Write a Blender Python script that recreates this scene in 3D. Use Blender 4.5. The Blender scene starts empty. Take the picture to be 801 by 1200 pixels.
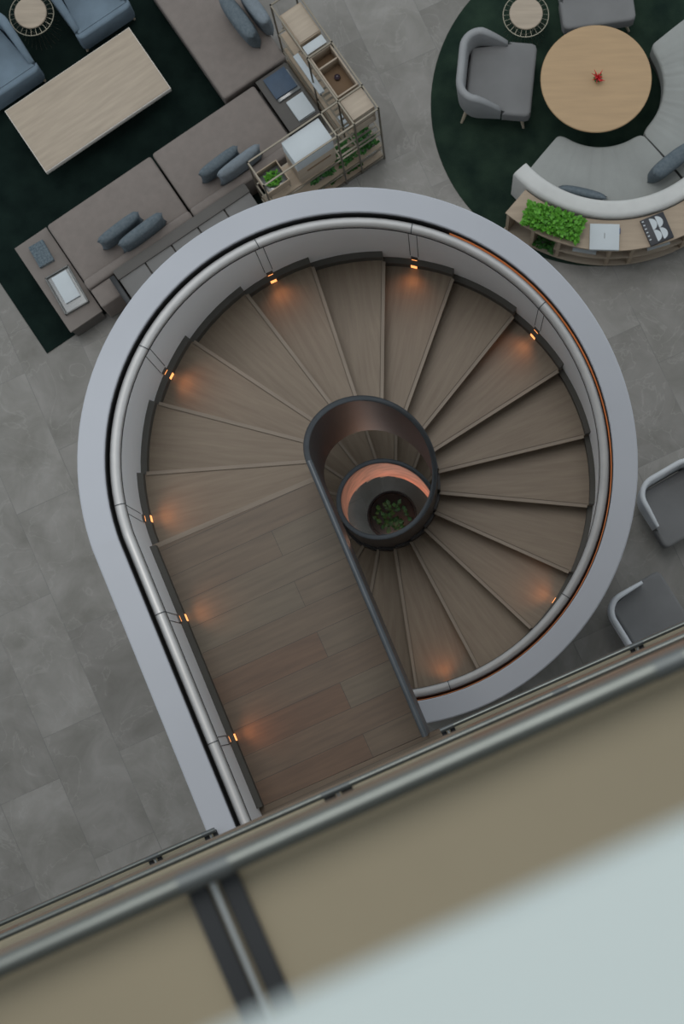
import bpy, bmesh, math, random
from mathutils import Vector, Matrix
random.seed(7)
PI = math.pi
R = math.radians
C = bpy.context.scene.collection

# ------------------------------------------------------------------ camera
F_PX, UN, VN, CAM_H = 2188.3, 530.35, 815.97, 17.148
d = Vector(((UN-400.5)/F_PX, -(VN-600)/F_PX, -1.0)).normalized()
up = -d
xw = (Vector((1, 0, 0)) - up*up.x).normalized()
yw = up.cross(xw)
# columns = world axes seen in the camera; its transpose is the camera rotation
M_cw = Matrix((xw, yw, up))
cam_data = bpy.data.cameras.new('camera')
cam = bpy.data.objects.new('camera', cam_data)
C.objects.link(cam)
cam.matrix_world = Matrix.Translation((0, 0, CAM_H)) @ M_cw.to_4x4()
cam_data.sensor_fit = 'VERTICAL'
cam_data.sensor_height = 36.0
cam_data.lens = F_PX/1200*36
cam_data.clip_start = 0.05
cam_data.dof.use_dof = True
cam_data.dof.focus_distance = 12.6
cam_data.dof.aperture_fstop = 3.2
bpy.context.scene.camera = cam

def at(px, py, z=0.0):
    """world point at height z seen at photograph position (px, py)"""
    q = Vector(((px-400.5)/F_PX, -(py-600)/F_PX, -1.0))
    w = M_cw @ q
    t = (z-CAM_H)/w.z
    return Vector((w.x*t, w.y*t, z))

# ------------------------------------------------------------------ materials
def mat(name, col, rough=0.6, metal=0.0, var=0.0, scale=6.0, bump=0.0, bscale=None, emit=None, estr=0.0, spec=0.5, stretch=None, coord='Object', col2=None):
    m = bpy.data.materials.new(name); m.use_nodes = True
    nt = m.node_tree; b = nt.nodes['Principled BSDF']
    b.inputs['Base Color'].default_value = (*col, 1)
    b.inputs['Roughness'].default_value = rough
    b.inputs['Metallic'].default_value = metal
    b.inputs['Specular IOR Level'].default_value = spec
    if emit:
        b.inputs['Emission Color'].default_value = (*emit, 1)
        b.inputs['Emission Strength'].default_value = estr
    tc = nt.nodes.new('ShaderNodeTexCoord')
    mp = nt.nodes.new('ShaderNodeMapping')
    nt.links.new(tc.outputs[coord], mp.inputs['Vector'])
    if stretch: mp.inputs['Scale'].default_value = stretch
    if var > 0 or col2:
        n = nt.nodes.new('ShaderNodeTexNoise'); n.inputs['Scale'].default_value = scale; n.inputs['Detail'].default_value = 6
        nt.links.new(mp.outputs[0], n.inputs['Vector'])
        r = nt.nodes.new('ShaderNodeValToRGB')
        r.color_ramp.elements[0].position = .3; r.color_ramp.elements[1].position = .7
        c2 = col2 or tuple(min(1, c*(1+var)) for c in col)
        c1 = col if col2 else tuple(c*(1-var) for c in col)
        r.color_ramp.elements[0].color = (*c1, 1); r.color_ramp.elements[1].color = (*c2, 1)
        nt.links.new(n.outputs['Fac'], r.inputs['Fac']); nt.links.new(r.outputs[0], b.inputs['Base Color'])
    if bump > 0:
        n2 = nt.nodes.new('ShaderNodeTexNoise'); n2.inputs['Scale'].default_value = bscale or scale*4; n2.inputs['Detail'].default_value = 4
        nt.links.new(mp.outputs[0], n2.inputs['Vector'])
        bp = nt.nodes.new('ShaderNodeBump'); bp.inputs['Strength'].default_value = bump; bp.inputs['Distance'].default_value = .01
        nt.links.new(n2.outputs['Fac'], bp.inputs['Height']); nt.links.new(bp.outputs[0], b.inputs['Normal'])
    return m

RAIL_ANG = R(24.3)          # direction of the balcony edges and the tile grid
FURN_ANG = R(34.0)          # direction of the left lounge group

def floor_mat():
    m = bpy.data.materials.new('grey marble tiles'); m.use_nodes = True
    nt = m.node_tree; N = nt.nodes; L = nt.links; b = N['Principled BSDF']
    tc = N.new('ShaderNodeTexCoord'); mp = N.new('ShaderNodeMapping')
    mp.inputs['Rotation'].default_value = (0, 0, -RAIL_ANG - PI/2)
    L.new(tc.outputs['Object'], mp.inputs['Vector'])
    br = N.new('ShaderNodeTexBrick')
    br.inputs['Scale'].default_value = 1; br.inputs['Brick Width'].default_value = 1.2; br.inputs['Row Height'].default_value = .6
    br.inputs['Mortar Size'].default_value = .003; br.offset = .33
    br.inputs['Color1'].default_value = (.172, .163, .148, 1); br.inputs['Color2'].default_value = (.218, .208, .19, 1)
    br.inputs['Mortar'].default_value = (.15, .145, .135, 1)
    L.new(mp.outputs[0], br.inputs['Vector'])
    # per tile shift of the marble pattern
    add = N.new('ShaderNodeVectorMath'); add.operation = 'MULTIPLY_ADD'
    L.new(br.outputs['Color'], add.inputs[0]); add.inputs[1].default_value = (60, 40, 90); L.new(tc.outputs['Object'], add.inputs[2])
    n = N.new('ShaderNodeTexNoise'); n.inputs['Scale'].default_value = 2.2; n.inputs['Detail'].default_value = 9; n.inputs['Roughness'].default_value = .62; n.inputs['Distortion'].default_value = .5
    L.new(add.outputs[0], n.inputs['Vector'])
    r = N.new('ShaderNodeValToRGB'); r.color_ramp.elements[0].position = .3; r.color_ramp.elements[1].position = .72
    r.color_ramp.elements[0].color = (.70, .70, .66, 1); r.color_ramp.elements[1].color = (1.3, 1.3, 1.32, 1)
    L.new(n.outputs['Fac'], r.inputs['Fac'])
    mul = N.new('ShaderNodeMix'); mul.data_type = 'RGBA'; mul.blend_type = 'MULTIPLY'; mul.inputs['Factor'].default_value = 1
    L.new(br.outputs['Color'], mul.inputs['A']); L.new(r.outputs[0], mul.inputs['B'])
    # thin pale veins
    v = N.new('ShaderNodeTexNoise'); v.inputs['Scale'].default_value = 1.6; v.inputs['Detail'].default_value = 5; v.inputs['Distortion'].default_value = 1.6
    L.new(add.outputs[0], v.inputs['Vector'])
    vr = N.new('ShaderNodeValToRGB'); e = vr.color_ramp.elements
    e[0].position = .49; e[0].color = (0, 0, 0, 1); e[1].position = .5; e[1].color = (1, 1, 1, 1)
    e2 = vr.color_ramp.elements.new(.51); e2.color = (0, 0, 0, 1)
    L.new(v.outputs['Fac'], vr.inputs['Fac'])
    sc = N.new('ShaderNodeMath'); sc.operation = 'MULTIPLY'; sc.inputs[1].default_value = .32; L.new(vr.outputs[0], sc.inputs[0])
    mix = N.new('ShaderNodeMix'); mix.data_type = 'RGBA'; L.new(sc.outputs[0], mix.inputs['Factor'])
    L.new(mul.outputs['Result'], mix.inputs['A']); mix.inputs['B'].default_value = (.32, .31, .285, 1)
    L.new(mix.outputs['Result'], b.inputs['Base Color'])
    b.inputs['Roughness'].default_value = .42
    return m

def wood_uv(name, c1, c2, rough=.5):
    """grain along U"""
    m = bpy.data.materials.new(name); m.use_nodes = True
    nt = m.node_tree; N = nt.nodes; L = nt.links; b = N['Principled BSDF']
    tc = N.new('ShaderNodeTexCoord'); mp = N.new('ShaderNodeMapping'); mp.inputs['Scale'].default_value = (1.2, 14, 1)
    L.new(tc.outputs['UV'], mp.inputs['Vector'])
    n = N.new('ShaderNodeTexNoise'); n.inputs['Scale'].default_value = 2.2; n.inputs['Detail'].default_value = 8; n.inputs['Roughness'].default_value = .6; n.inputs['Distortion'].default_value = .3
    L.new(mp.outputs[0], n.inputs['Vector'])
    r = N.new('ShaderNodeValToRGB'); r.color_ramp.elements[0].position = .32; r.color_ramp.elements[1].position = .7
    r.color_ramp.elements[0].color = (*c1, 1); r.color_ramp.elements[1].color = (*c2, 1)
    L.new(n.outputs['Fac'], r.inputs['Fac'])
    oi = N.new('ShaderNodeTexNoise'); oi.inputs['Scale'].default_value = .9
    L.new(tc.outputs['UV'], oi.inputs['Vector'])
    hs = N.new('ShaderNodeMix'); hs.data_type = 'RGBA'; hs.blend_type = 'MULTIPLY'; hs.inputs['Factor'].default_value = .5
    L.new(r.outputs[0], hs.inputs['A']); L.new(oi.outputs['Fac'], hs.inputs['B'])
    L.new(r.outputs[0], b.inputs['Base Color'])
    b.inputs['Roughness'].default_value = rough
    return m

def plank_mat():
    m = bpy.data.materials.new('oak planks'); m.use_nodes = True
    nt = m.node_tree; N = nt.nodes; L = nt.links; b = N['Principled BSDF']
    tc = N.new('ShaderNodeTexCoord'); mp = N.new('ShaderNodeMapping'); mp.inputs['Rotation'].default_value = (0, 0, -RAIL_ANG)
    L.new(tc.outputs['Object'], mp.inputs['Vector'])
    br = N.new('ShaderNodeTexBrick'); br.offset = .37
    br.inputs['Scale'].default_value = 1; br.inputs['Brick Width'].default_value = 2.1; br.inputs['Row Height'].default_value = .172
    br.inputs['Mortar Size'].default_value = .0016; br.inputs['Bias'].default_value = -.1
    br.inputs['Color1'].default_value = (.120, .066, .036, 1); br.inputs['Color2'].default_value = (.128, .104, .070, 1)
    br.inputs['Mortar'].default_value = (.045, .032, .022, 1)
    L.new(mp.outputs[0], br.inputs['Vector'])
    m2 = N.new('ShaderNodeMapping'); m2.inputs['Scale'].default_value = (1.5, 18, 1)
    L.new(mp.outputs[0], m2.inputs['Vector'])
    n = N.new('ShaderNodeTexNoise'); n.inputs['Scale'].default_value = 2; n.inputs['Detail'].default_value = 8
    L.new(m2.outputs[0], n.inputs['Vector'])
    r = N.new('ShaderNodeValToRGB'); r.color_ramp.elements[0].position = .3; r.color_ramp.elements[1].position = .7
    r.color_ramp.elements[0].color = (.8, .8, .8, 1); r.color_ramp.elements[1].color = (1.15, 1.15, 1.15, 1)
    L.new(n.outputs['Fac'], r.inputs['Fac'])
    mul = N.new('ShaderNodeMix'); mul.data_type = 'RGBA'; mul.blend_type = 'MULTIPLY'; mul.inputs['Factor'].default_value = 1
    L.new(br.outputs['Color'], mul.inputs['A']); L.new(r.outputs[0], mul.inputs['B'])
    L.new(mul.outputs['Result'], b.inputs['Base Color'])
    b.inputs['Roughness'].default_value = .5
    return m

M = dict(
    floor=floor_mat(),
    plank=plank_mat(),
    tread=wood_uv('oak tread', (.150, .105, .066), (.195, .147, .097)),
    nosing=wood_uv('oak nosing', (.175, .132, .093), (.225, .178, .130)),
    groove=mat('dark groove', (.10, .078, .056), .8),
    white=mat('white painted steel', (.40, .415, .45), .55, var=.03, scale=1.5),
    panel=mat('off white wall panel', (.90, .90, .91), .6, var=.03, scale=1.5),
    slot=mat('dark slot lining', (.03, .03, .03), .8),
    seam=mat('panel seam', (.07, .075, .08), .7),
    rail=mat('brushed steel rail', (.52, .51, .50), .5, .55, var=.05, scale=8),
    skirt=mat('bronze skirting', (.085, .080, .070), .6, .1, var=.08),
    ribbon=mat('blackened bronze', (.042, .036, .036), .45, .4, var=.12, scale=3),
    kick=mat('bronze inner stringer', (.030, .027, .026), .5, .3, var=.1),
    rimcap=mat('blue grey lit bronze edge', (.070, .078, .085), .38, .6, var=.1, scale=9),  # blue-grey of the lit rim put into the bronze colour
    warmglow=mat('warm glow on bronze', (.62, .27, .17), .6, .2, var=.3, scale=7),  # orange of the warm light on the bronze, put into the colour
    led=mat('amber led', (.45, .2, .09), .5, emit=(1, .30, .09), estr=.22, var=.5, scale=2.5),
    lens=mat('amber lens and glow', (1, .5, .2), .5, emit=(1, .36, .11), estr=1.7),  # lamp lenses, and the painted glow on the skirting
    lampbox=mat('lamp housing', (.12, .10, .09), .4, .5),
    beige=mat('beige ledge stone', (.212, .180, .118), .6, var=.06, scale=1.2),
    beige_lit=mat('beige ledge stone lightened', (.46, .405, .29), .6, var=.06, scale=1.2),  # same stone, lightened so the shaded lower ledges look lit
    ledgewhite=mat('pale ledge', (.36, .41, .405), .7, var=.02, scale=1),
    slab=mat('slab concrete', (.62, .62, .60), .8, var=.05),
    steel=mat('guard rail steel', (.135, .145, .135), .36, .8, var=.08, scale=5),
    steeld=mat('darker joint steel', (.10, .11, .11), .45, .6),
    plate=mat('dark bracket plate', (.020, .022, .024), .45, .4, var=.1),
    rod=mat('polished rod', (.34, .36, .36), .35, .7),
    rug=mat('dark green rug', (.0045, .0105, .0090), .95, col2=(.009, .019, .0155), scale=5, bump=.4, bscale=160, spec=.1),
    rugr=mat('mottled green rug', (.010, .021, .016), .95, col2=(.025, .045, .030), scale=4, bump=.4, bscale=160, spec=.1),
    oak=mat('pale oak', (.385, .315, .24), .55, var=.10, scale=3, stretch=(1, 9, 9)),
    oak2=mat('light oak', (.35, .27, .19), .5, var=.10, scale=3, stretch=(1, 9, 9)),
    oakedge=mat('oak edge band', (.72, .68, .62), .5),
    taupe=mat('taupe fabric', (.215, .186, .168), .95, var=.06, scale=14, bump=.25, bscale=220, spec=.15),
    taupe2=mat('taupe side panel', (.19, .165, .148), .85, var=.05, scale=9),
    darktaupe=mat('dark taupe frame', (.085, .078, .07), .6, var=.05),
    greypanel=mat('grey panel', (.16, .155, .148), .7, var=.05),
    bluegrey=mat('slate blue fabric', (.098, .124, .142), .95, col2=(.145, .172, .19), scale=40, bump=.4, bscale=180, spec=.15),
    palecush=mat('pale blue grey fabric', (.19, .22, .245), .95, var=.1, scale=30, bump=.4, bscale=180, spec=.15),
    bluechair=mat('blue grey upholstery', (.155, .205, .25), .9, var=.12, scale=6, bump=.2, bscale=200, spec=.2),
    greychair=mat('warm grey upholstery', (.20, .20, .20), .85, var=.05, scale=6, bump=.2, bscale=200, spec=.2),
    greyshell=mat('grey leather shell', (.27, .275, .28), .6, var=.05, scale=6),
    whiteshell=mat('pale grey shell', (.58, .60, .62), .5, var=.04),
    seatgrey=mat('light grey seat fabric', (.33, .34, .325), .95, var=.05, scale=6, bump=.2, bscale=200, spec=.15),
    backpale=mat('pale linen back', (.56, .56, .54), .9, var=.05, scale=7, bump=.2, bscale=200, spec=.15),
    tabletop=mat('round oak top', (.40, .265, .14), .5, var=.07, scale=2.5, stretch=(1, 8, 8)),
    ash=mat('ash leg', (.45, .38, .29), .5),
    wire=mat('brass wire', (.30, .28, .22), .35, .8),
    shelfmetal=mat('bronze shelf tube', (.16, .145, .115), .4, .6),
    paper=mat('white cover', (.50, .54, .56), .6, var=.03),
    pages=mat('page block', (.42, .40, .36), .8),
    ink=mat('black cover', (.02, .022, .028), .5),
    bluecover=mat('denim blue cover', (.045, .075, .12), .6, var=.1, scale=20),
    bluepat=mat('blue patterned box', (.03, .05, .07), .6, col2=(.12, .16, .18), scale=60),
    glass=mat('clear acrylic', (.19, .20, .20), .15, 0, spec=.8),
    glassg=mat('acrylic dark layer', (.11, .115, .11), .2),
    leaf=mat('leaf green', (.05, .20, .012), .6, col2=(.13, .40, .03), scale=30),
    leafd=mat('deep leaf green', (.015, .075, .012), .6, col2=(.05, .20, .03), scale=30),
    leafdark=mat('darkest leaf green', (.006, .03, .006), .6, col2=(.03, .10, .015), scale=30),  # darkest of the leaf tones, for the planter greenery
    soil=mat('dark soil', (.02, .016, .012), .95, var=.3, scale=40),
    blackpot=mat('black glazed pot', (.008, .008, .009), .3),
    red=mat('red petals', (.55, .012, .02), .5, var=.2, scale=40),
    purple=mat('dark plum glaze', (.05, .035, .05), .3),
    brownin=mat('brown box lining', (.17, .105, .055), .7, var=.08),
    bluetab=mat('blue tab', (.02, .05, .16), .6),
)

# ------------------------------------------------------------------ mesh helpers
def link(name, me, m, parent=None, smooth=False):
    if isinstance(m, (list, tuple)):
        for k in m: me.materials.append(k)
    else:
        me.materials.append(m)
    o = bpy.data.objects.new(name, me); C.objects.link(o)
    if parent: o.parent = parent
    if smooth:
        for p in me.polygons: p.use_smooth = True
    return o
def from_bm(name, bm, m, parent=None, smooth=False, auto=None):
    me = bpy.data.meshes.new(name)
    bmesh.ops.recalc_face_normals(bm, faces=bm.faces)
    bm.to_mesh(me); bm.free()
    o = link(name, me, m, parent, smooth or auto is not None)
    if auto is not None: me.set_sharp_from_angle(angle=auto)
    return o
def tag(o, label=None, cat=None, group=None, kind=None):
    if label: o['label'] = label
    if cat: o['category'] = cat
    if group: o['group'] = group
    if kind: o['kind'] = kind
    return o
def thing(name, label, cat, loc=(0, 0, 0), rz=0, group=None):
    o = bpy.data.objects.new(name, None); C.objects.link(o)
    o.empty_display_size = .1
    o.location = loc; o.rotation_euler = (0, 0, rz)
    return tag(o, label, cat, group)
def add_box(bm, sx, sy, sz, c=(0, 0, 0), rot=None, bev=0, seg=2):
    r = bmesh.ops.create_cube(bm, size=1)
    vs = r['verts']
    bmesh.ops.scale(bm, vec=(sx, sy, sz), verts=vs)
    if bev > 0:
        es = list({e for v in vs for e in v.link_edges})
        rb = bmesh.ops.bevel(bm, geom=es, offset=min(bev, .49*min(sx, sy, sz)), segments=seg, profile=.5, affect='EDGES', clamp_overlap=True)
        seen = set(rb['verts']); stack = list(seen)
        while stack:
            v = stack.pop()
            for e in v.link_edges:
                w = e.other_vert(v)
                if w not in seen: seen.add(w); stack.append(w)
        vs = list(seen)
    if rot is not None: bmesh.ops.rotate(bm, cent=(0, 0, 0), matrix=rot.to_3x3(), verts=vs)
    bmesh.ops.translate(bm, vec=c, verts=vs)
    return vs
def box(name, sx, sy, sz, c, m, parent=None, bev=.004, seg=2, rot=None):
    bm = bmesh.new(); add_box(bm, sx, sy, sz, c, rot, bev, seg)
    return from_bm(name, bm, m, parent, auto=R(40))
def frame_on(t):
    t = t.normalized()
    a = Vector((0, 0, 1)) if abs(t.z) < .9 else Vector((1, 0, 0))
    s = t.cross(a).normalized(); return s, s.cross(t).normalized()
def add_tube(bm, pts, r, seg=8, closed=False, cap=True):
    pts = [Vector(p) for p in pts]; n = len(pts); rings = []
    for i, p in enumerate(pts):
        if closed: t = pts[(i+1) % n]-pts[i-1]
        else: t = pts[min(i+1, n-1)]-pts[max(i-1, 0)]
        s, u = frame_on(t); rr = r[i] if isinstance(r, (list, tuple)) else r
        rings.append([bm.verts.new(p+s*rr*math.cos(2*PI*k/seg)+u*rr*math.sin(2*PI*k/seg)) for k in range(seg)])
    for i in range(n if closed else n-1):
        a, b = rings[i], rings[(i+1) % n]
        for k in range(seg): bm.faces.new((a[k], a[(k+1) % seg], b[(k+1) % seg], b[k]))
    if cap and not closed:
        bm.faces.new(rings[0]); bm.faces.new(rings[-1][::-1])
def tube(name, pts, r, m, parent=None, seg=8, closed=False):
    bm = bmesh.new(); add_tube(bm, pts, r, seg, closed); return from_bm(name, bm, m, parent, auto=R(50))
def lathe(name, prof, m, parent=None, seg=48, c=(0, 0, 0), auto=R(35)):
    bm = bmesh.new(); rings = []
    for (r, z) in prof:
        if r < 1e-5: rings.append([bm.verts.new((c[0], c[1], c[2]+z))])
        else: rings.append([bm.verts.new((c[0]+r*math.cos(2*PI*k/seg), c[1]+r*math.sin(2*PI*k/seg), c[2]+z)) for k in range(seg)])
    for a, b in zip(rings, rings[1:]):
        for k in range(seg):
            k2 = (k+1) % seg
            if len(a) == 1 and len(b) > 1: bm.faces.new((a[0], b[k], b[k2]))
            elif len(b) == 1 and len(a) > 1: bm.faces.new((a[k], a[k2], b[0]))
            elif len(a) > 1: bm.faces.new((a[k], a[k2], b[k2], b[k]))
    return from_bm(name, bm, m, parent, auto=auto)
def arc_solid(name, r0, r1, z0, z1, a0, a1, m, parent=None, seg=40, c=(0, 0), top=0.0, auto=R(40), bev=0):
    """annular sector; top = extra bulge on the upper face"""
    bm = bmesh.new(); prof = [(r0, z0), (r1, z0)]
    if bev > 0:
        K = 5
        for i in range(K+1):
            t = i/K*PI/2; prof.append((r1-bev+bev*math.cos(t), z1-bev+bev*math.sin(t)))
        if top: prof += [((r0+r1)/2+(r1-r0)*.25, z1+top*.8), ((r0+r1)/2, z1+top), ((r0+r1)/2-(r1-r0)*.25, z1+top*.8)]
        for i in range(K+1):
            t = PI/2+i/K*PI/2; prof.append((r0+bev+bev*math.cos(t), z1-bev+bev*math.sin(t)))
    else: prof += [(r1, z1), (r0, z1)]
    rings = []
    for i in range(seg+1):
        a = a0+(a1-a0)*i/seg
        sq = 1.0
        rings.append([bm.verts.new((c[0]+r*math.cos(a), c[1]+r*math.sin(a), z)) for r, z in prof])
    n = len(prof)
    for A, B in zip(rings, rings[1:]):
        for k in range(n): bm.faces.new((A[k], A[(k+1) % n], B[(k+1) % n], B[k]))
    bm.faces.new(rings[0]); bm.faces.new(rings[-1][::-1])
    return from_bm(name, bm, m, parent, auto=auto)
def prism(name, poly, z0, z1, m, parent=None, bev=0, seg=3):
    bm = bmesh.new()
    a = [bm.verts.new((x, y, z0)) for x, y in poly]; b = [bm.verts.new((x, y, z1)) for x, y in poly]
    n = len(poly)
    bm.faces.new(a[::-1]); bm.faces.new(b)
    for k in range(n): bm.faces.new((a[k], a[(k+1) % n], b[(k+1) % n], b[k]))
    if bev:
        es = [e for e in bm.edges if all(v.co.z > (z0+z1)/2 for v in e.verts)]
        bmesh.ops.bevel(bm, geom=es, offset=bev, segments=seg, profile=.5, affect='EDGES')
    return from_bm(name, bm, m, parent, auto=R(40))
def cushion(name, w, h, t, m, parent=None, c=(0, 0, 0), rot=None, n=14, pinch=.55):
    """pillow: w wide (x), h high (z), t thick (y)"""
    bm = bmesh.new(); sides = []
    for s in (-1, 1):
        g = []
        for i in range(n+1):
            row = []
            for j in range(n+1):
                u = -1+2*i/n; v = -1+2*j/n
                f = max(0, (1-abs(u)**2.6))**pinch*max(0, (1-abs(v)**2.6))**pinch
                kx = 1-.06*(1-abs(u))*0-.07*(v*v)*0
                x = u*w/2*(1-.07*(1-v*v)*abs(u)**3); z = v*h/2*(1-.07*(1-u*u)*abs(v)**3)
                row.append((x, s*(t/2*f), z))
            g.append(row)
        sides.append(g)
    vmap = {}
    def V(s, i, j):
        if i in (0, n) or j in (0, n): s = 0
        k = (s, i, j)
        if k not in vmap: vmap[k] = bm.verts.new(sides[0 if s < 1 else 1][i][j])
        return vmap[k]
    for s in (0, 1):
        ss = -1 if s == 0 else 1
        for i in range(n):
            for j in range(n):
                q = [V(ss, i, j), V(ss, i+1, j), V(ss, i+1, j+1), V(ss, i, j+1)]
                bm.faces.new(q if s == 0 else q[::-1])
    mt = Matrix.Translation(c) @ (rot.to_4x4() if rot is not None else Matrix.Identity(4))
    bmesh.ops.transform(bm, matrix=mt, verts=bm.verts)
    return from_bm(name, bm, m, parent, smooth=True)
def foliage(name, sx, sy, sz, count, size, m, parent=None, c=(0, 0, 0), seed=1, round_=False):
    rnd = random.Random(seed); bm = bmesh.new()
    for i in range(count):
        while 1:
            p = Vector((rnd.uniform(-1, 1), rnd.uniform(-1, 1), rnd.uniform(0, 1)))
            if not round_ or p.x**2+p.y**2 < 1: break
        edge = 1-.5*(p.x**2+p.y**2)*.5
        pos = Vector((c[0]+p.x*sx/2, c[1]+p.y*sy/2, c[2]+p.z*sz*edge))
        s = size*rnd.uniform(.6, 1.3)
        dirv = Vector((p.x+rnd.uniform(-1, 1), p.y+rnd.uniform(-1, 1), rnd.uniform(-.2, 1.3))).normalized()
        s1, u1 = frame_on(dirv)
        w = s*.33
        a = [pos, pos+dirv*s*.5+s1*w, pos+dirv*s+u1*s*.1, pos+dirv*s*.5-s1*w]
        vs = [bm.verts.new(v) for v in a]; bm.faces.new(vs)
    me = bpy.data.meshes.new(name); bm.to_mesh(me); bm.free()
    return link(name, me, m, parent)

# ------------------------------------------------------------------ setting: ground floor
bm = bmesh.new(); add_box(bm, 18, 22, .1, (0, 2, -.05))
tag(from_bm('floor', bm, M['floor']), kind='structure')

# ------------------------------------------------------------------ staircase
AX, AY = -0.4826, 1.5006
TH0, DL = R(202.79), R(18.941)
HL = 5.617; NR = 34; RISE = HL/NR
R_OUT, R_BAND, R_IN, R_RAIL = 1.7146, 1.553, 1.505, 1.497
RW = .031
HW = .928
RI = .387
RT = .034
HR, HB = .84, -.50
SD = Vector((math.cos(TH0+PI/2), math.sin(TH0+PI/2)))   # straight run of the landing
def zpitch(t):
    if t <= 0: return HL
    return HL-t/DL*RISE
def pos(r, t, dz=0.0):
    if t <= 0:
        return Vector((AX+r*math.cos(TH0)+SD.x*(-t), AY+r*math.sin(TH0)+SD.y*(-t), HL+dz))
    a = TH0-t
    return Vector((AX+r*math.cos(a), AY+r*math.sin(a), zpitch(t)+dz))

# balcony edge line (vertical facade), from the level where the stair lands
A0, A1 = at(0, 1083, HL+1.0), at(801, 730, HL+1.0)
ed = (A1-A0); ed.z = 0; ed.normalize()               # along the edge
en = Vector((-ed.y, ed.x, 0))                        # towards the atrium
ea = math.atan2(ed.y, ed.x)
def hit(r):
    p = pos(r, 0); p.z = 0; a = Vector((A0.x, A0.y, 0))
    return (a-p).dot(en)/Vector((SD.x, SD.y, 0)).dot(en)
L_out = hit(R_IN); L_in = hit(RI)

stair = thing('spiral_staircase', 'oak spiral staircase with white outer wall, winding down in the middle of the hall', 'staircase', (AX, AY, 0))
SC = Vector((AX, AY, 0))
def sweep(name, prof, ts, m, closed=True, caps=True, auto=R(35), zf=None):
    """prof: list of (r, dz)"""
    bm = bmesh.new(); rings = []
    for t in ts:
        rings.append([bm.verts.new(pos(r, t, dz)-SC) for r, dz in prof])
    n = len(prof)
    for A, B in zip(rings, rings[1:]):
        for k in range(n if closed else n-1): bm.faces.new((A[k], A[(k+1) % n], B[(k+1) % n], B[k]))
    if caps and closed: bm.faces.new(rings[0]); bm.faces.new(rings[-1][::-1])
    return from_bm(name, bm, m, stair, auto=auto)
def trange(t0, t1, step=R(3)):
    n = max(2, int(abs(t1-t0)/step)+1); return [t0+(t1-t0)*i/n for i in range(n+1)]
T_END = NR*DL
ts_full = [-L_out-.10, -L_out*.5, 0.0]+trange(R(1.5), T_END)
low = -.34
def zclamp_prof():
    pass
tag(sweep('outer_wall', [(R_IN, low), (R_OUT, low), (R_OUT, HW-.008), (R_OUT-.008, HW), (R_BAND+.006, HW), (R_BAND, HW-.006), (R_BAND, HW-.16), (R_IN, HW-.16)],
      ts_full, M['white']), 'white painted steel outer wall with a broad flat top')
sweep('slot_lining', [(R_IN+.002, HW-.158), (R_BAND-.001, HW-.158), (R_BAND-.001, HW-.03), (R_BAND-.004, HW-.03), (R_BAND-.004, HW-.15), (R_IN+.002, HW-.15)], ts_full, M['slot'])
# steel handrail capping the inner panel
K = 12
rp = []
for i in range(K+1):
    a = PI*i/K; rp.append((R_RAIL+RW*math.cos(a), HW-.045+.034*math.sin(a)))
rp += [(R_RAIL-RW, HW-.055), (R_RAIL+RW, HW-.055)]
tag(sweep('handrail', rp, ts_full, M['rail']), 'rounded brushed steel handrail running inside the white wall')
sweep('shadow_gap', [(R_RAIL-RW-.003, HW-.07), (R_RAIL+.01, HW-.07), (R_RAIL+.01, HW-.055), (R_RAIL-RW-.003, HW-.055)], ts_full, M['slot'])
sweep('inner_panel', [(R_IN-.006, low), (R_IN+.004, low), (R_IN+.004, HW-.07), (R_IN-.006, HW-.07)], ts_full, M['panel'])
# warm light line lying in the slot on the descending side
t_a, t_b = TH0-R(72), TH0+R(88)
tag(sweep('led_strip', [(R_BAND-.0075, HW-.13), (R_BAND-.0045, HW-.13), (R_BAND-.0045, HW-.080), (R_BAND-.0075, HW-.080)], trange(t_a, t_b), M['led']), 'amber light strip in the slot behind the handrail')

# treads
def wedge(name, r0, r1, a0, a1, z0, z1, m, parent, seg=6):
    bm = bmesh.new(); uv = bm.loops.layers.uv.new('UVMap')
    b0, b1, t0, t1 = [], [], [], []
    for i in range(seg+1):
        a = a0+(a1-a0)*i/seg; ca, sa = math.cos(a), math.sin(a)
        b0.append(bm.verts.new((r0*ca, r0*sa, z0))); b1.append(bm.verts.new((r1*ca, r1*sa, z0)))
        t0.append(bm.verts.new((r0*ca, r0*sa, z1))); t1.append(bm.verts.new((r1*ca, r1*sa, z1)))
    for i in range(seg):
        bm.faces.new((t0[i], t0[i+1], t1[i+1], t1[i])); bm.faces.new((b0[i], b1[i], b1[i+1], b0[i+1]))
        bm.faces.new((b0[i], b0[i+1], t0[i+1], t0[i])); bm.faces.new((b1[i], t1[i], t1[i+1], b1[i+1]))
    bm.faces.new((b0[0], t0[0], t1[0], b1[0])); bm.faces.new((b0[-1], b1[-1], t1[-1], t0[-1]))
    am = (a0+a1)/2; e = Vector((math.cos(am), math.sin(am))); f = Vector((-e.y, e.x))
    off = random.uniform(0, 50)
    for fc in bm.faces:
        for l in fc.loops:
            p = l.vert.co; q = Vector((p.x, p.y)); l[uv].uv = (q.dot(e)+off, q.dot(f)+p.z+off)
    return from_bm(name, bm, m, parent, auto=R(30))
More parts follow.
